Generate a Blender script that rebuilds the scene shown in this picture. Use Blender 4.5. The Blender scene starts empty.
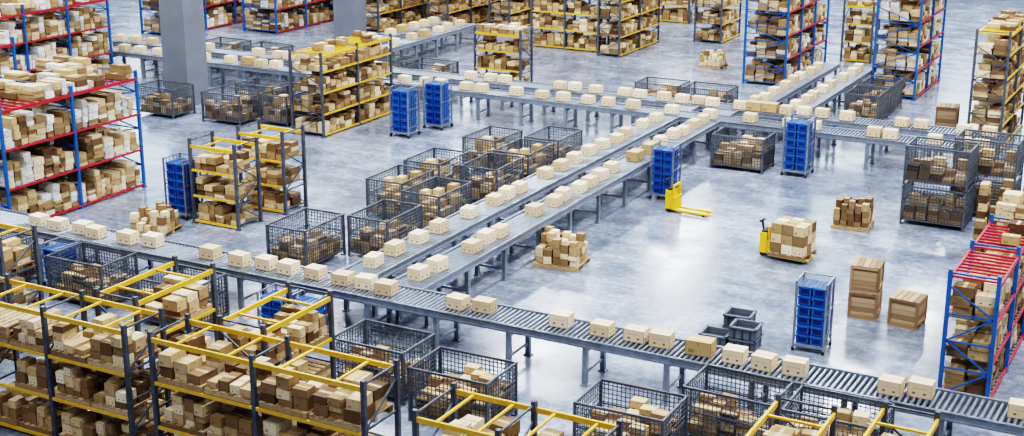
import bpy, math, random
from mathutils import Vector, Matrix
random.seed(7)
rnd=random.uniform
S=bpy.context.scene
S.view_settings.view_transform='Filmic'
S.view_settings.look='Very High Contrast'
S.view_settings.exposure=.0

# ------------------------------------------------------------------ materials
MATS={}
def nodes(name):
    m=bpy.data.materials.new(name); m.use_nodes=True
    nt=m.node_tree; b=nt.nodes['Principled BSDF']; MATS[name]=m
    return m,nt,b
def N(nt,t,**k):
    n=nt.nodes.new(t)
    for a,v in k.items(): setattr(n,a,v)
    return n
def math_(nt,op,a,b=None,c=None):
    n=N(nt,'ShaderNodeMath',operation=op)
    for i,x in enumerate((a,b,c)):
        if x is None: continue
        if isinstance(x,(int,float)): n.inputs[i].default_value=x
        else: nt.links.new(x,n.inputs[i])
    return n.outputs[0]
def ramp(nt,fac,stops,interp='LINEAR'):
    r=N(nt,'ShaderNodeValToRGB'); r.color_ramp.interpolation=interp
    el=r.color_ramp.elements
    el[0].position,el[0].color=stops[0][0],(*stops[0][1],1)
    el[1].position,el[1].color=stops[-1][0],(*stops[-1][1],1)
    for p,c in stops[1:-1]:
        e=el.new(p); e.color=(*c,1)
    nt.links.new(fac,r.inputs[0]); return r.outputs[0]
def mix(nt,fac,a,b,mode='MIX'):
    n=N(nt,'ShaderNodeMix',data_type='RGBA',blend_type=mode)
    for idx,x in ((0,fac),(6,a),(7,b)):
        if isinstance(x,(int,float)): n.inputs[idx].default_value=x
        elif isinstance(x,tuple): n.inputs[idx].default_value=(*x,1)
        else: nt.links.new(x,n.inputs[idx])
    return n.outputs[2]
def plain(name,col,rough=.5,metal=0.,var=.25,scale=6.):
    m,nt,b=nodes(name)
    g=N(nt,'ShaderNodeTexCoord'); n=N(nt,'ShaderNodeTexNoise'); n.inputs['Scale'].default_value=scale; n.inputs['Detail'].default_value=4
    nt.links.new(g.outputs['Object'],n.inputs['Vector'])
    c=ramp(nt,n.outputs[0],[(.3,tuple(x*(1-var) for x in col)),(.7,tuple(min(1,x*(1+var)) for x in col))])
    nt.links.new(c,b.inputs['Base Color']); b.inputs['Roughness'].default_value=rough; b.inputs['Metallic'].default_value=metal
    return m
def carton(name,stops,tape=(.62,.5,.33),mark=(.16,.1,.05),tapeamt=.7,slots=False):
    m,nt,b=nodes(name)
    g=N(nt,'ShaderNodeNewGeometry'); uv=N(nt,'ShaderNodeUVMap'); s=N(nt,'ShaderNodeSeparateXYZ'); nt.links.new(uv.outputs[0],s.inputs[0])
    sn=N(nt,'ShaderNodeSeparateXYZ'); nt.links.new(g.outputs['Normal'],sn.inputs[0])
    u,v=s.outputs[0],s.outputs[1]
    if slots:
        oi=N(nt,'ShaderNodeObjectInfo'); sel=math_(nt,'FRACT',math_(nt,'ADD',oi.outputs['Random'],g.outputs['Random Per Island']))
    else: sel=g.outputs['Random Per Island']
    base=ramp(nt,sel,stops)
    top=math_(nt,'GREATER_THAN',sn.outputs[2],.5); side=math_(nt,'LESS_THAN',sn.outputs[2],.5)
    st=math_(nt,'MULTIPLY',math_(nt,'COMPARE',v,.5,.09),top)
    base=mix(nt,math_(nt,'MULTIPLY',st,tapeamt),base,tape)
    if slots:
        k=math_(nt,'COMPARE',math_(nt,'ABSOLUTE',math_(nt,'SUBTRACT',u,.5)),.22,.055)
        k=math_(nt,'MULTIPLY',k,math_(nt,'COMPARE',v,.3,.07))
        k2=math_(nt,'MULTIPLY',math_(nt,'COMPARE',v,.62,.02),math_(nt,'COMPARE',u,.5,.3))
        k=math_(nt,'MAXIMUM',k,math_(nt,'MULTIPLY',k2,.5))
    else:
        k=math_(nt,'MULTIPLY',math_(nt,'COMPARE',u,.25,.12),math_(nt,'COMPARE',v,.3,.12))
        k3=math_(nt,'MULTIPLY',math_(nt,'COMPARE',u,.5,.03),math_(nt,'GREATER_THAN',v,.7))
        k=math_(nt,'MAXIMUM',math_(nt,'MULTIPLY',k,.6),math_(nt,'MULTIPLY',k3,.5))
    k=math_(nt,'MULTIPLY',k,side)
    base=mix(nt,k,base,mark)
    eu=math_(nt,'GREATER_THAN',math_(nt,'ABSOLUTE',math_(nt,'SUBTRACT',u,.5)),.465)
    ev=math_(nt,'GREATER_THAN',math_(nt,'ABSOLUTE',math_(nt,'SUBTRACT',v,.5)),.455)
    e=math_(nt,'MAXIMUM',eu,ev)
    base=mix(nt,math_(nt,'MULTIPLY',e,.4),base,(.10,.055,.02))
    nt.links.new(base,b.inputs['Base Color']); b.inputs['Roughness'].default_value=.7
    b.inputs['Specular IOR Level'].default_value=.3
    return m
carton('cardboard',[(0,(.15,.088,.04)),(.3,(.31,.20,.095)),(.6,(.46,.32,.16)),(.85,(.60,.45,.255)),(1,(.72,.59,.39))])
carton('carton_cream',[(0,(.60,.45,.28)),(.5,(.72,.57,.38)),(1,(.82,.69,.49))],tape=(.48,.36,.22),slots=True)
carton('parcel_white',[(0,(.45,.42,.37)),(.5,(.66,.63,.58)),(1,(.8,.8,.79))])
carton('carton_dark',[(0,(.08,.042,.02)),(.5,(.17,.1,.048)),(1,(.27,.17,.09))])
m,nt,b=nodes('wood')
g=N(nt,'ShaderNodeNewGeometry'); c=ramp(nt,g.outputs['Random Per Island'],[(0,(.22,.13,.065)),(.5,(.42,.285,.15)),(1,(.6,.45,.27))])
tc=N(nt,'ShaderNodeTexCoord'); n=N(nt,'ShaderNodeTexNoise'); n.inputs['Scale'].default_value=14; nt.links.new(tc.outputs['Object'],n.inputs[0])
c=mix(nt,.5,c,ramp(nt,n.outputs[0],[(.3,(.4,.35,.3)),(.7,(1,1,1))]),'MULTIPLY'); nt.links.new(c,b.inputs[0]); b.inputs['Roughness'].default_value=.8
m,nt,b=nodes('crate_wood')
g=N(nt,'ShaderNodeNewGeometry'); c=ramp(nt,g.outputs['Random Per Island'],[(0,(.16,.095,.05)),(.5,(.27,.175,.095)),(1,(.38,.265,.155))]); nt.links.new(c,b.inputs[0]); b.inputs['Roughness'].default_value=.7
plain('galvanised',(.27,.30,.35),.36,.6,.2)
plain('conveyor_frame',(.24,.27,.32),.4,.45,.2)
plain('roller_steel',(.29,.32,.37),.34,.65,.15)
plain('post_grey',(.10,.11,.135),.5,.4)
plain('cage_steel',(.10,.11,.13),.5,.3)
plain('beam_yellow',(.66,.38,.035),.4,0,.12)
plain('rack_blue',(.015,.10,.32),.4,0,.2)
plain('beam_red',(.38,.02,.03),.42,0,.2)
plain('truck_yellow',(.72,.46,.02),.35,0,.1)
plain('rubber',(.02,.02,.022),.7)
plain('crate_blue',(.014,.11,.38),.35,0,.25,3)
plain('crate_blue_dark',(.003,.02,.11),.5,0,.2,3)
plain('bin_grey',(.11,.125,.15),.5,0,.2)
plain('bin_dark',(.03,.035,.045),.6)
plain('column_grey',(.15,.162,.19),.55,0,.1,1.2)
plain('wall_paint',(.38,.40,.44),.7,0,.06,.5)

# floor
m,nt,b=nodes('polished_concrete')
tc=N(nt,'ShaderNodeTexCoord')
def noise(scale,detail=5,rough=.6,dist=0.,vec=None):
    n=N(nt,'ShaderNodeTexNoise'); n.inputs['Scale'].default_value=scale; n.inputs['Detail'].default_value=detail; n.inputs['Roughness'].default_value=rough; n.inputs['Distortion'].default_value=dist
    nt.links.new(vec or tc.outputs['Object'],n.inputs['Vector']); return n.outputs[0]
n1=noise(.13,6,.62,.6); n2=noise(.8,8,.7); n3=noise(5,6,.75)
mp=N(nt,'ShaderNodeMapping'); mp.inputs['Scale'].default_value=(.25,2.2,1); mp.inputs['Rotation'].default_value=(0,0,.5); nt.links.new(tc.outputs['Object'],mp.inputs[0])
n4=noise(.7,6,.7,1.0,mp.outputs[0])
c=ramp(nt,n1,[(.34,(.23,.262,.325)),(.5,(.37,.41,.485)),(.66,(.52,.56,.645))])
c=mix(nt,.8,c,ramp(nt,n2,[(.36,(.45,.46,.50)),(.64,(1.,1.,1.))]),'MULTIPLY')
c=mix(nt,.7,c,ramp(nt,n3,[(.40,(.42,.43,.46)),(.60,(1,1,1))]),'MULTIPLY')
c=mix(nt,.55,c,ramp(nt,n4,[(.42,(.5,.52,.55)),(.58,(1,1,1))]),'MULTIPLY')
nt.links.new(c,b.inputs[0])
r=N(nt,'ShaderNodeMapRange'); nt.links.new(n2,r.inputs[0]); r.inputs[1].default_value=.3; r.inputs[2].default_value=.7; r.inputs[3].default_value=.10; r.inputs[4].default_value=.32
nt.links.new(r.outputs[0],b.inputs['Roughness'])
b.inputs['Specular IOR Level'].default_value=.7
bp=N(nt,'ShaderNodeBump'); bp.inputs['Strength'].default_value=.06; nt.links.new(n3,bp.inputs['Height']); nt.links.new(bp.outputs[0],b.inputs['Normal'])

m,nt,b=nodes('added_window_glow'); b.inputs['Emission Color'].default_value=(.8,.9,1,1); b.inputs['Emission Strength'].default_value=4.5  # glow for the added, unseen windows that put gleams on the floor

# ------------------------------------------------------------------ mesh builder
QF=((0,3,2,1),(4,5,6,7),(0,1,5,4),(1,2,6,5),(2,3,7,6),(3,0,4,7))
class MB:
    def __init__(s): s.v=[];s.f=[];s.m=[];s.uv=[];s.names=[]
    def mi(s,n):
        if n not in s.names: s.names.append(n)
        return s.names.index(n)
    def hexa(s,pts,mat):
        k=len(s.v); s.v.extend(pts); i=s.mi(mat)
        for q in QF:
            s.f.append(tuple(k+a for a in q)); s.m.append(i)
            s.uv.extend((0,0,1,0,1,1,0,1))
    def box(s,cx,cy,z0,sx,sy,sz,mat,rz=0.):
        c,n=math.cos(rz),math.sin(rz); hx,hy=sx/2,sy/2
        p=[]
        for z in (z0,z0+sz):
            for dx,dy in ((-hx,-hy),(hx,-hy),(hx,hy),(-hx,hy)):
                p.append((cx+dx*c-dy*n,cy+dx*n+dy*c,z))
        s.hexa(p,mat)
    def beam(s,p,q,w,h,mat):
        p,q=Vector(p),Vector(q); d=(q-p).normalized()
        up=Vector((0,0,1)) if abs(d.z)<.95 else Vector((1,0,0))
        a=d.cross(up).normalized()*w/2; bb=a.cross(d).normalized()*h/2
        P=[]
        for o in (p,q):
            for x,y in ((-1,-1),(1,-1),(1,1),(-1,1)): P.append(tuple(o+a*x+bb*y))
        s.hexa(P,mat)
    def cyl(s,p,q,r,mat,n=8):
        p,q=Vector(p),Vector(q); d=(q-p).normalized()
        up=Vector((0,0,1)) if abs(d.z)<.95 else Vector((1,0,0))
        a=d.cross(up).normalized(); bb=a.cross(d).normalized(); k=len(s.v); i=s.mi(mat)
        for o in (p,q):
            for j in range(n):
                t=2*math.pi*j/n; s.v.append(tuple(o+a*(r*math.cos(t))+bb*(r*math.sin(t))))
        for j in range(n):
            s.f.append((k+j,k+(j+1)%n,k+n+(j+1)%n,k+n+j)); s.m.append(i); s.uv.extend((0,0,1,0,1,1,0,1))
        s.f.append(tuple(k+j for j in reversed(range(n)))); s.m.append(i); s.uv.extend((.5,.5)*n)
        s.f.append(tuple(k+n+j for j in range(n))); s.m.append(i); s.uv.extend((.5,.5)*n)
    def mesh(s,name):
        me=bpy.data.meshes.new(name); me.from_pydata(s.v,[],s.f)
        for n in s.names: me.materials.append(MATS[n])
        me.polygons.foreach_set('material_index',s.m)
        u=me.uv_layers.new(name='UVMap'); u.data.foreach_set('uv',s.uv); me.update(); return me
def put(me,name,x,y,z=0.,rz=0.,sc=1.):
    o=bpy.data.objects.new(name,me); S.collection.objects.link(o); o.location=(x,y,z); o.rotation_euler=(0,0,rz); o.scale=(sc,sc,sc); return o

# ------------------------------------------------------------------ room shell
def slab(name,x0,x1,y0,y1,z0,z1,mat):
    b=MB(); b.box(0,0,0,x1-x0,y1-y0,z1-z0,mat); return put(b.mesh(name),name,(x0+x1)/2,(y0+y1)/2,z0)
X0,X1,Y0,Y1=-92,10,-8,116; WH=22
slab('floor',X0,X1,Y0,Y1,-.2,0,'polished_concrete')
slab('wall_back',X0,X1,Y1,Y1+.4,0,WH,'wall_paint')
slab('wall_left',X0-.4,X0,Y0,Y1,0,WH,'wall_paint')
slab('wall_right',X1,X1+.4,Y0,Y1,0,WH,'wall_paint')
slab('wall_front',X0,X1,Y0-.4,Y0,0,WH,'wall_paint')
for i,x in enumerate((-82,-66,-50,-34,-18,-2)):
    slab('added_window_%d'%(i+1),x-5.5,x+5.5,Y1-.06,Y1-.01,11,21,'added_window_glow')  # out-of-view glowing panes, added so the floor mirrors bright gleams
for i,y in enumerate((20,40,60,80,100)):
    slab('added_window_%d'%(i+7),X0+.01,X0+.06,y-6,y+6,11,21,'added_window_glow')  # same added glowing panes along the unseen left wall
def column(x,y,w):
    b=MB(); b.box(0,0,0,w,w,WH,'column_grey'); b.box(0,0,0,w+.12,w+.12,.25,'column_grey'); put(b.mesh('concrete_column'),'concrete_column',x,y)
column(-42.0,47.15,1.34); column(-45.0,64.1,1.28)

# ------------------------------------------------------------------ conveyors
def conveyor(x0,y0,x1,y1,w=1.0,z=1.15,leg=2.1):
    L=math.hypot(x1-x0,y1-y0); b=MB(); n=int(L/.13)
    for i in range(n):
        x=-L/2+(i+.5)*L/n; b.cyl((x,-w/2+.05,z-.035),(x,w/2-.05,z-.035),.035,'roller_steel',6)
    for s in (-1,1):
        b.box(0,s*(w/2),z-.19,L,.05,.21,'conveyor_frame'); b.box(0,s*(w/2+.04),z-.17,L,.03,.04,'galvanised'); b.box(0,s*(w/2+.03),z+.0,L,.04,.02,'galvanised')
    b.box(0,0,z-.20,L,w-.1,.03,'post_grey')
    k=max(2,int(round(L/leg)))
    for i in range(k+1):
        x=-L/2+.3+i*(L-.6)/k
        for s in (-1,1):
            b.box(x,s*(w/2-.05),0,.12,.10,z-.19,'galvanised'); b.box(x,s*(w/2-.05),0,.2,.16,.03,'galvanised')
        b.box(x,0,.3,.06,w-.15,.06,'galvanised'); b.box(x,0,z-.32,.07,w-.15,.09,'galvanised')
    me=b.mesh('roller_conveyor'); put(me,'roller_conveyor',(x0+x1)/2,(y0+y1)/2,0,math.atan2(y1-y0,x1-x0))
AY=28.2;B1=50.8;B2=52.9;C1=-20.4;C2=-18.75;D1=-18.0;D2=-16.3
conveyor(-44,AY,1.5,AY,1.1)
conveyor(-56,B1,-8.1,B1); conveyor(-56,B2,-8.1,B2)
conveyor(C1,AY+.6,C1,B1-.55); conveyor(C2,AY+.6,C2,B1-.55)
conveyor(D1,B2+.55,D1,64); conveyor(D2,B2+.55,D2,64)
conveyor(-40.2,B2+.55,-40.2,66); conveyor(-38.4,B2+.55,-38.4,66)
for x in (C1,C2):
    conveyor(x,B1+.55,x,B2-.55,leg=1.0)

bm=[]
for i in range(4):
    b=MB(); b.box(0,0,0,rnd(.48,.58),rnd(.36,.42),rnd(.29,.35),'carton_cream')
    bm.append(b.mesh('cardboard_box'))
for i in range(1):
    b=MB(); b.box(0,0,0,.62,.42,.34,'cardboard'); bm.append(b.mesh('cardboard_box'))
def cb(x,y,rz=0.,z=1.15):
    me=random.choices(bm,[6,6,6,6,1.2])[0]; put(me,'cardboard_box',x,y,z,rz+rnd(-.1,.1))
for x in (-31.1,-30.3,-29.4,-28.8,-27.6,-26.8,-24.7,-23.6,-22.8,-22.05,-21.2,-20.3,-19.6,-18.9,-16.8,-16.1,-14,-12.9,-12.05,-11.4,-10.45,-9.6,-8.9,-8.2,-6.1,-5.5,-3.45,-2.2):
    cb(x,AY+rnd(-.1,.1))
for y in (29.8,30.9,32.1,33.2,34.9,36.4,37.2,38,39.9,41,42.1,43.3,44.4,45.4,46.4,48,49.2): cb(C1+rnd(-.06,.06),y,1.571)
for y in (29.5,30.3,32.1,33,33.7,36,37.2,37.9,38.9,39.7,40.6,41.6,43.4,44.6,45.7,47,47.7,48.9,49.8): cb(C2+rnd(-.06,.06),y,1.571)
for x in (-32.9,-31.8,-31.1,-29.8,-29,-27.4,-26.2,-25.2,-24.1,-23.2,-22.1,-20.4,-18.8,-17.2,-15.6,-14.7,-12.4,-11.8,-10.2,-9.2,-8.6): cb(x,B1+rnd(-.08,.08))
for x in (-30.8,-29.8,-29.1,-26.4,-25.7,-24.7,-23.4,-22.7,-21.6,-20.8,-20.1,-19.5,-18.3,-17.7,-17.1,-16.4,-15.7,-15.0,-14,-11.9,-11.2,-9.6,-8.7): cb(x,B2+rnd(-.08,.08))
x=-55
while x<-33.8:
    cb(x,B1+rnd(-.1,.1)); 
    if random.random()<.6: cb(x+rnd(-.2,.2),B2)
    x+=rnd(.8,1.6)
for cx in (D1,D2):
    y=B2+1.0
    while y<63.5: cb(cx+rnd(-.06,.06),y,1.571); y+=rnd(.8,1.6)
for cx in (-40.2,-38.4):
    y=B2+1.0
    while y<65.5: cb(cx+rnd(-.06,.06),y,1.571); y+=rnd(.8,1.8)

# ------------------------------------------------------------------ loads
def pallet(b,cx,cy,z,lx=1.1,ly=.95):
    for k in (-1,0,1):
        b.box(cx,cy+k*(ly/2-.05),z+.02,lx,.09,.09,'wood'); b.box(cx,cy+k*(ly/2-.06),z,lx,.1,.02,'wood')
    for k in range(6):
        b.box(cx-lx/2+.07+k*(lx-.14)/5,cy,z+.11,.13,ly,.022,'wood')
    return z+.132
def stackload(b,cx,cy,z,lx,ly,hmax,mats=('cardboard',),fill=.85,nx=3,ny=2,lo=.35):
    sx,sy=lx/nx,ly/ny
    for i in range(nx):
        for j in range(ny):
            zz=z; top=hmax*rnd(lo,1.0)
            while zz-z<top-.1:
                if random.random()>fill and zz>z: break
                bh=rnd(.12,.28); bh=min(bh,max(.12,hmax-(zz-z)))
                b.box(cx-lx/2+(i+.5)*sx+rnd(-.02,.02),cy-ly/2+(j+.5)*sy+rnd(-.02,.02),zz,sx*rnd(.8,.97),sy*rnd(.8,.97),bh,random.choice(mats),rnd(-.1,.1))
                zz+=bh+.004
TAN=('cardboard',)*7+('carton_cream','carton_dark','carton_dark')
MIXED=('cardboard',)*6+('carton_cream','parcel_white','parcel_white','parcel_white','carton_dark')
def rack(x,y,along,bays,bayw,depth,levels,h,post,beamc,style,topfill=0.,name='pallet_rack',mats=TAN,occ=.92):
    b=MB(); L=bays*bayw; pw=.09
    for i in range(bays+1):
        px=-L/2+i*bayw
        for s in (-1,1):
            b.box(px,s*(depth/2-.045),0,pw,pw,h,post); b.box(px,s*(depth/2-.045),0,.16,.16,.02,post)
        z=.15; k=0
        while z+.7<h:
            s=1 if k%2 else -1
            b.beam((px,-s*(depth/2-.07),z),(px,s*(depth/2-.07),z+.65),.035,.035,post)
            b.beam((px,-(depth/2-.07),z),(px,(depth/2-.07),z),.035,.035,post)
            z+=.65; k+=1
        b.beam((px,-(depth/2-.07),h-.08),(px,(depth/2-.07),h-.08),.035,.035,post)
    for li,lz in enumerate(levels):
        top=li==len(levels)-1
        bh_=.10 if top else .065
        for i in range(bays):
            cx=-L/2+(i+.5)*bayw
            for s in (-1,1):
                b.box(cx,s*(depth/2-.03),lz-bh_,bayw-pw,.05,bh_,beamc)
            if top and topfill<=0:
                for q in (-.25,.25): b.box(cx+q*bayw,0,lz-.06,.05,depth-.1,.04,beamc)
                continue
            clear=(levels[li+1]-lz-.2) if not top else topfill
            if style=='dense':
                for k in range(9): b.box(cx-bayw/2+.1+(k+.5)*(bayw-.2)/9,0,lz-.045,.06,depth-.12,.04,beamc if top else 'galvanised')
                rows=2 if depth<1.6 else 4
                rd=(depth-.15)/rows
                for r in range(rows):
                    xx=cx-bayw/2+.1
                    cyr=-depth/2+.08+rd*(r+.5)
                    while xx<cx+bayw/2-.25:
                        w=rnd(.2,.5); w=min(w,cx+bayw/2-.08-xx)
                        if top and random.random()>occ: xx+=w+rnd(.2,.6); continue
                        zz=lz; lim=clear*rnd(.5,1.)
                        mt=random.choice(mats); hh=rnd(.07,.26)
                        while zz-lz+hh<lim+.02:
                            if random.random()<.35: hh=rnd(.07,.26); mt=random.choice(mats)
                            if zz-lz+hh>clear: break
                            b.box(xx+w/2,cyr+rnd(-.03,.03),zz,w*rnd(.86,.99),rd*rnd(.8,.98),hh,mt,rnd(-.05,.05)); zz+=hh+.004
                        xx+=w+.015
            else:
                np_=2 if bayw>1.9 else 1
                pl=min(1.15,(bayw-.3)/np_)
                for k in range(np_):
                    if random.random()>occ: continue
                    pcx=cx+(k-(np_-1)/2)*(bayw-.15)/np_
                    zt=pallet(b,pcx,0,lz,pl,depth-.05)
                    if random.random()<.12:
                        zt=pallet(b,pcx,0,zt,pl,depth-.05); zt=pallet(b,pcx,0,zt,pl,depth-.05); continue
                    stackload(b,pcx,0,zt,pl-.04,depth-.12,max(.25,clear-.16),mats,.88,random.choice((3,3,4)),random.choice((2,3)),.3)
    return put(b.mesh(name),name,x,y,0,0 if along=='X' else math.pi/2)
def rk(x0,x1,y0,y1,bays,levels,h,post,beamc,style,**k):
    if (x1-x0)>(y1-y0): rack((x0+x1)/2,(y0+y1)/2,'X',bays,(x1-x0)/bays,y1-y0,levels,h,post,beamc,style,**k)
    else: rack((x0+x1)/2,(y0+y1)/2,'Y',bays,(y1-y0)/bays,x1-x0,levels,h,post,beamc,style,**k)
BL=('rack_blue','beam_red','dense'); YL=('post_grey','beam_yellow','pallet'); YD=('post_grey','beam_yellow','dense')
# left blue racks
rk(-37.4,-34.1,29.8,35.8,2,[.12,1.38,2.64,3.9],4.15,*BL,topfill=.6,mats=MIXED,occ=.8)
rk(-45.8,-43.0,30.5,38.6,3,[.12,1.38,2.64,3.9],4.15,*BL,topfill=.8,mats=MIXED,occ=.8)
rk(-51.0,-48.4,36.5,49.3,5,[.12,1.38,2.64,3.9],4.3,*BL,topfill=.7,mats=MIXED,occ=.8)
rk(-60,-57.4,40,56,6,[.12,1.38,2.64,3.9],4.3,*BL,topfill=.7,mats=MIXED,occ=.8)
rk(-56.5,-54.0,60,68,3,[.12,1.38,2.64,3.9],4.3,*BL,topfill=.7,mats=MIXED,occ=.8)
rk(-52.0,-49.6,63.5,72,3,[.12,1.38,2.64,3.9],4.3,*BL,topfill=.7,mats=MIXED,occ=.8)
# yellow racks, mid
rk(-34.4,-32.8,44.7,49.7,2,[.12,.95,1.8,2.65,3.3],3.45,*YD,topfill=.35,occ=.5)
rk(-29.75,-27.95,33.3,34.5,1,[.12,.95,1.8,2.6],2.8,*YD,topfill=0)
rk(-29.5,-27.7,35.4,36.6,1,[.12,.95,1.8,2.6],2.8,*YD,topfill=0)
rk(-32.5,-30.1,56.2,57.4,1,[.12,.95,1.8,2.6],2.85,*YD,topfill=.4)
# yellow racks, back
rk(-35.2,-31.2,67,68.3,2,[.12,1.05,1.95,2.85,3.7],3.9,*YD,topfill=.4)
rk(-30.9,-29.6,66.2,71.4,2,[.12,1.05,1.95,2.85,3.7],3.9,*YD,topfill=.4)
rk(-28.0,-26.4,72.5,75.5,1,[.12,1.05,1.95,2.85,3.7],3.9,*YD,topfill=.4)
rk(-46.2,-44.9,66.8,74,3,[.12,1.05,1.95,2.85,3.7],3.9,*YD,topfill=.4)
rk(-43.0,-41.6,69,77,3,[.12,1.05,1.95,2.85,3.7],3.9,*YD,topfill=.4)
rk(-39.8,-38.4,70.5,78,3,[.12,1.05,1.95,2.85,3.7],3.9,*YD,topfill=.4)
rk(-37,-30.5,78,79.4,3,[.12,1.05,1.95,2.85,3.7],3.9,*YD,topfill=.4)
rk(-19.3,-17.8,70.8,72.2,1,[.12,1.05,1.95,2.85],3.1,*YD,topfill=.3)
rk(-56,-50,78,79.4,3,[.12,1.05,1.95,2.85,3.7],3.9,*YD,topfill=.4)
# right back
rk(-21.8,-19.7,63,69.5,3,[.12,1.3,2.4,3.5,4.5],4.7,*BL,topfill=.4,mats=MIXED)
rk(-15.7,-13.7,63,68,2,[.12,1.3,2.4,3.5,4.5],4.7,*BL,topfill=.3,mats=MIXED)
rk(-9.9,-8.6,55,60.0,2,[.12,1.05,1.95,2.85,3.75,4.55],4.7,*YD,topfill=.3)
rk(-6.6,-5.3,57,62,2,[.12,1.3,2.4,3.5,4.5],4.7,*BL,topfill=.3)
# right foreground blue/red
rk(-5.65,-4.5,30.9,38.1,3,[.12,1.05,2.0,2.95],3.15,*BL,topfill=.6,occ=.3,mats=TAN)
# foreground yellow racks
LV=[.12,1.08,2.05,3.0]
rk(-26.2,-19.5,19.5,20.7,3,LV,3.12,*YL)
rk(-18.8,-13.7,19.5,20.7,2,LV,3.12,*YL)
rk(-21.6,-20.4,20.9,23.4,1,LV,3.12,*YL)
rk(-18.2,-17.0,20.9,23.2,1,LV,3.12,*YL)
rk(-30.8,-26.2,22.4,23.6,2,LV,3.12,*YL)
rk(-12.2,-8.9,18.9,20.3,2,LV,3.12,*YL)
rk(-6.9,-5.8,17.6,22.6,2,LV,3.12,*YL)
rk(-5.15,-4.15,18.2,23.2,2,LV,3.12,*YL)

# ------------------------------------------------------------------ wire cages
def cage_mesh(lx=2.0,ly=1.4,h=1.28,stack=1,fill=.75,seed=0):
    random.seed(100+seed); b=MB()
    for k in range(stack):
        z0=k*(h+.03); zb=z0+.14
        for sx in (-1,1):
            for sy in (-1,1):
                b.box(sx*(lx/2-.025),sy*(ly/2-.025),z0,.055,.055,h,'cage_steel'); b.box(sx*(lx/2-.05),sy*(ly/2-.05),z0,.12,.12,.03,'cage_steel')
        for z in (zb,z0+h-.05,z0+h*.55):
            t=.05 if z!=z0+h*.55 else .03
            for s in (-1,1):
                b.box(0,s*(ly/2-.025),z,lx,t*.8,t,'cage_steel'); b.box(s*(lx/2-.025),0,z,t*.8,ly,t,'cage_steel')
        sp=.1; w=.015
        n=int(lx/sp)
        for i in range(1,n):
            x=-lx/2+i*lx/n
            for s in (-1,1): b.box(x,s*(ly/2-.02),zb,w,w,h-.16,'cage_steel')
            b.box(x,0,zb,w,ly,w,'cage_steel')
        n=int(ly/sp)
        for i in range(1,n):
            y=-ly/2+i*ly/n
            for s in (-1,1): b.box(s*(lx/2-.02),y,zb,w,w,h-.16,'cage_steel')
            b.box(0,y,zb,lx,w,w,'cage_steel')
        n=int((h-.16)/sp)
        for i in range(1,n):
            z=zb+i*(h-.16)/n
            for s in (-1,1):
                b.box(0,s*(ly/2-.02),z,lx,w,w,'cage_steel'); b.box(s*(lx/2-.02),0,z,w,ly,w,'cage_steel')
        stackload(b,0,0,zb+.03,lx-.16,ly-.16,(h-.25)*fill,('cardboard','cardboard','carton_dark','cardboard','cardboard'),.85,5,4)
    return b.mesh('wire_cage')
CM=[cage_mesh(seed=i,fill=f) for i,f in enumerate((.7,.85,1.0))]
CT=cage_mesh(seed=9,stack=2)
random.seed(21)
H_=math.pi/2
for x,y,r in [(-41.3,45.0,0),(-38.0,45.3,0),(-35.9,46.4,H_),(-37.9,47.4,0),(-43.4,54.8,0),(-46,54.8,0),(-36.2,54.9,0),(-34,54.9,0),
  (-24.3,32.0,H_),(-22.75,33.9,H_),(-22.75,36.9,H_),(-24.6,37.6,H_),(-24.8,40.2,H_),(-22.75,40.5,H_),(-22.75,42.8,H_),(-22.75,45.1,H_),(-24.7,44.0,H_),
  (-16.6,48.4,0),(-14.6,58.1,H_),(-14.6,60.4,H_),(-22.9,55.8,0),(-20.7,55.8,0),
  (-27.5,26.6,0),(-24.2,26.4,0),(-31.1,26.4,0),
  (-17.2,25.4,0),(-14.7,24.8,0),(-10.7,24.9,0),(-9.0,26.7,0),(-6.8,26.6,0)]:
    put(random.choice(CM),'wire_cage',x,y,0,r+rnd(-.02,.02))
put(CT,'wire_cage',-8.75,44.8); put(CT,'wire_cage',-7.6,46.6)

# ------------------------------------------------------------------ blue crate trolleys
def trolley(rows=6,h=1.85):
    b=MB(); w=.82; d=.8
    for sx in (-1,1):
        for sy in (-1,1):
            x,y=sx*(w/2-.03),sy*(d/2-.03)
            b.box(x,y,.13,.045,.045,h-.13,'galvanised')
            b.cyl((x-.025,y,.065),(x+.025,y,.065),.065,'rubber',10); b.box(x,y,.1,.05,.08,.05,'galvanised')
    b.box(0,0,.14,w,d,.05,'galvanised')
    for sx in (-1,1):
        for z in (h-.04,h*.55,.35): b.box(sx*(w/2-.03),0,z,.03,d,.03,'galvanised')
        for k in range(1,5): b.box(sx*(w/2-.03),-d/2+k*d/5,.19,.015,.015,h-.2,'galvanised')
    b.box(0,d/2-.03,h-.04,w,.03,.03,'galvanised')
    ch=(h-.32)/rows
    for r in range(rows):
        z=.2+r*ch
        for s in (-1,1):
            cx=s*.178; cw=.335; cd=.66
            b.box(cx,0,z,cw-.07,cd-.07,ch-.05,'crate_blue'); b.box(cx,0,z+ch-.075,cw,cd,.045,'crate_blue')
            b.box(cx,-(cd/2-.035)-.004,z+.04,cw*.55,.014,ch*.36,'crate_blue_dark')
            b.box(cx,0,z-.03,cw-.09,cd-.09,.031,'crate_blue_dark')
            for q in (-1,1): b.box(cx+q*(cw/2-.035),-(cd/2-.025),z,.03,.03,ch-.06,'crate_blue')
            if s>0:
                for q in (-.22,0,.22): b.box(cx+cw/2-.022,q,z,.02,.03,ch-.06,'crate_blue')
            if r==rows-1:
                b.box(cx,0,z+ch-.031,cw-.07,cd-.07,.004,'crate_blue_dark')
                b.box(cx,0,z+ch-.029,.02,cd-.07,.012,'crate_blue')
    return b.mesh('crate_trolley')
TM=trolley(); TL=trolley(4,1.25)
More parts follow.
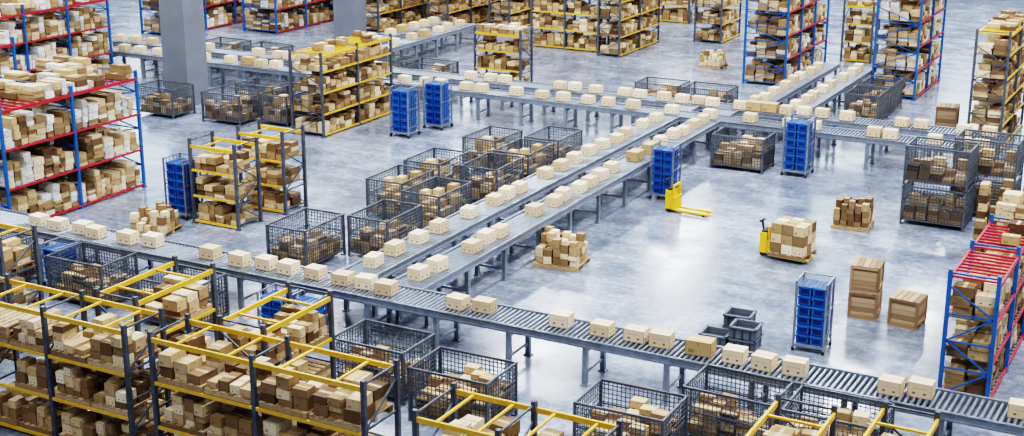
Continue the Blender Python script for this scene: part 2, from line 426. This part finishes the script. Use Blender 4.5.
for x,y,r,sc in [(-30.2,46.6,0,1.1),(-29.75,48.4,0,1.1),(-30.55,33.8,0,1.08),(-17.55,43.3,.03,1.02),(-14.5,48.4,0,1.15),(-9.1,32.5,.05,1)]:
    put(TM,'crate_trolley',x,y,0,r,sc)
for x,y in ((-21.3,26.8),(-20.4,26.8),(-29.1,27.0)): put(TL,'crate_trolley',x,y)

# ------------------------------------------------------------------ loose pallets, crates, bins
def pload(x,y,lx,ly,h,mats,rz=0,seed=1,lo=.4,name='loaded_pallet'):
    random.seed(seed); b=MB(); z=pallet(b,0,0,0,lx,ly); stackload(b,0,0,z,lx-.1,ly-.1,h,mats,.95,5,4,lo)
    put(b.mesh(name),name,x,y,0,rz)
pload(-17.5,35.3,1.4,1.15,.85,('carton_cream','cardboard','cardboard'),.12,3)
pload(-30.2,32.0,1.3,1.1,.75,('carton_cream','cardboard','cardboard'),.2,5)
pload(-11.0,43.1,1.2,1.1,.85,('carton_dark','cardboard','carton_dark'),.1,8,.6)
pload(-24.5,66.2,1.2,1.1,.8,('carton_cream','cardboard'),0,9)
pload(-6.2,41.6,1.6,1.2,2.3,('carton_dark','cardboard','cardboard'),.05,12,.85)
pload(-4.5,42.0,1.5,1.2,2.5,('carton_dark','cardboard','cardboard'),0,13,.85)
def crate(x,y,s=.72,h=.78,n=1,rz=0.):
    b=MB(); z=0
    for k in range(n):
        for q in (-1,0,1): b.box(0,q*(s/2-.05),z,s,.08,.08,'crate_wood')
        z+=.08; hh=h-.08
        nb=5
        for i in range(nb):
            bh=hh/nb
            b.box(0,0,z+i*bh,s-.05,s-.05,bh-.008,'crate_wood')
        for sx in (-1,1):
            for sy in (-1,1): b.box(sx*(s/2-.03),sy*(s/2-.03),z,.07,.07,hh,'crate_wood')
        for zz in (z,z+hh-.07):
            for q in (-1,1):
                b.box(0,q*(s/2-.02),zz,s-.1,.04,.07,'crate_wood'); b.box(q*(s/2-.02),0,zz,.04,s-.1,.07,'crate_wood')
        for q in range(5): b.box(-s/2+.07+q*(s-.14)/4,0,z+hh-.005,.14,s,.02,'crate_wood')
        z+=hh+.02
    put(b.mesh('wooden_crate'),'wooden_crate',x,y,0,rz)
crate(-8.55,35.4,.76,.72,2,.1); crate(-7.4,35.3,.78,.76,1,-.08); crate(-11.35,58.5,.85,.9,1,.1)
def bins(x,y,rz):
    b=MB()
    for i,(dx,dy,n) in enumerate([(-.38,0,1),(.38,0,2),(0,.75,2)]):
        for k in range(n):
            z=.32*k; w,d,h=.68,.6,.3
            b.box(dx,dy,z,w-.06,d-.06,.03,'bin_grey')
            for s in (-1,1):
                b.box(dx+s*(w/2-.03),dy,z,.03,d,h,'bin_grey'); b.box(dx,dy+s*(d/2-.03),z,w,.03,h,'bin_grey')
                b.box(dx+s*(w/2),dy,z+h-.04,.04,d+.04,.04,'bin_grey'); b.box(dx,dy+s*(d/2),z+h-.04,w+.04,.04,.04,'bin_grey')
            b.box(dx,dy,z+.14,w-.08,d-.08,.02,'bin_dark')
            for q in (-.2,0,.2): b.box(dx+q,dy-d/2,z,.03,.03,h-.03,'bin_dark')
    put(b.mesh('storage_bins'),'storage_bins',x,y,0,rz)
bins(-10.95,31.7,.05)

# ------------------------------------------------------------------ pallet trucks
def truck(x,y,rz,load=False,seed=1):
    b=MB()
    for s in (-1,1):
        b.box(.62,s*.19,.07,1.15,.16,.05,'truck_yellow'); b.box(1.22,s*.19,.06,.08,.12,.04,'truck_yellow')
        b.cyl((1.05,s*.19-.05,.045),(1.05,s*.19+.05,.045),.045,'rubber',10)
    b.box(0,0,.1,.12,.58,.42,'truck_yellow')
    b.box(-.16,0,.12,.22,.62,.62,'truck_yellow')
    b.box(-.16,0,.74,.18,.5,.05,'rubber')
    b.box(-.28,0,.1,.05,.5,.2,'rubber')
    for s in (-1,1):
        b.cyl((-.18,s*.22-.05,.09),(-.18,s*.22+.05,.09),.09,'rubber',12)
        b.box(0,s*.24,.1,.06,.06,.8,'truck_yellow')
    b.box(0,0,.88,.06,.54,.06,'truck_yellow')
    b.beam((-.26,0,.6),(-.34,0,1.0),.05,.05,'rubber')
    b.box(-.35,0,1.0,.05,.32,.05,'rubber')
    if load:
        random.seed(seed); z=pallet(b,.66,0,.12,1.15,1.0)
        for k in range(3):
            for i in range(3):
                for j in range(3):
                    b.box(.66-.35+i*.35,-.31+j*.31,z+k*.3,.34,.30,.29,random.choice(('cardboard','carton_cream','cardboard')),rnd(-.03,.03))
    put(b.mesh('pallet_truck'),'pallet_truck',x,y,0,rz)
truck(-16.6,42.0,-.05); truck(-12.35,39.1,-.1,True)

# ------------------------------------------------------------------ lights
w=bpy.data.worlds.new('hall_sky'); S.world=w; w.use_nodes=True; nt=w.node_tree
bg=nt.nodes['Background']; bg.inputs[0].default_value=(.58,.76,1,1); bg.inputs[1].default_value=.58
def area(x,y,z,sx,sy,e,col=(.96,.98,1)):
    l=bpy.data.lights.new('ceiling_lamp','AREA'); l.shape='RECTANGLE'; l.size=sx; l.size_y=sy; l.energy=e; l.color=col
    o=bpy.data.objects.new('ceiling_lamp',l); S.collection.objects.link(o); o.location=(x,y,z)
for x in (-48,-32,-16,-2):
    for y in (26,44,62,82):
        area(x,y,15.5,1.2,9,1950)
l=bpy.data.lights.new('sun','SUN'); l.energy=1.2; l.angle=math.radians(14); l.color=(1,.99,.98)
o=bpy.data.objects.new('sun',l); S.collection.objects.link(o); o.rotation_euler=(math.radians(28),math.radians(18),math.radians(10)); o.location=(0,0,30)

# ------------------------------------------------------------------ camera
cam=bpy.data.cameras.new('camera'); cam.sensor_width=36; cam.lens=1411*36/1024; cam.clip_end=400
o=bpy.data.objects.new('camera',cam); S.collection.objects.link(o); o.location=(0,0,13.5)
o.rotation_euler=(math.radians(90-17.06),0,math.radians(28.5)); S.camera=o
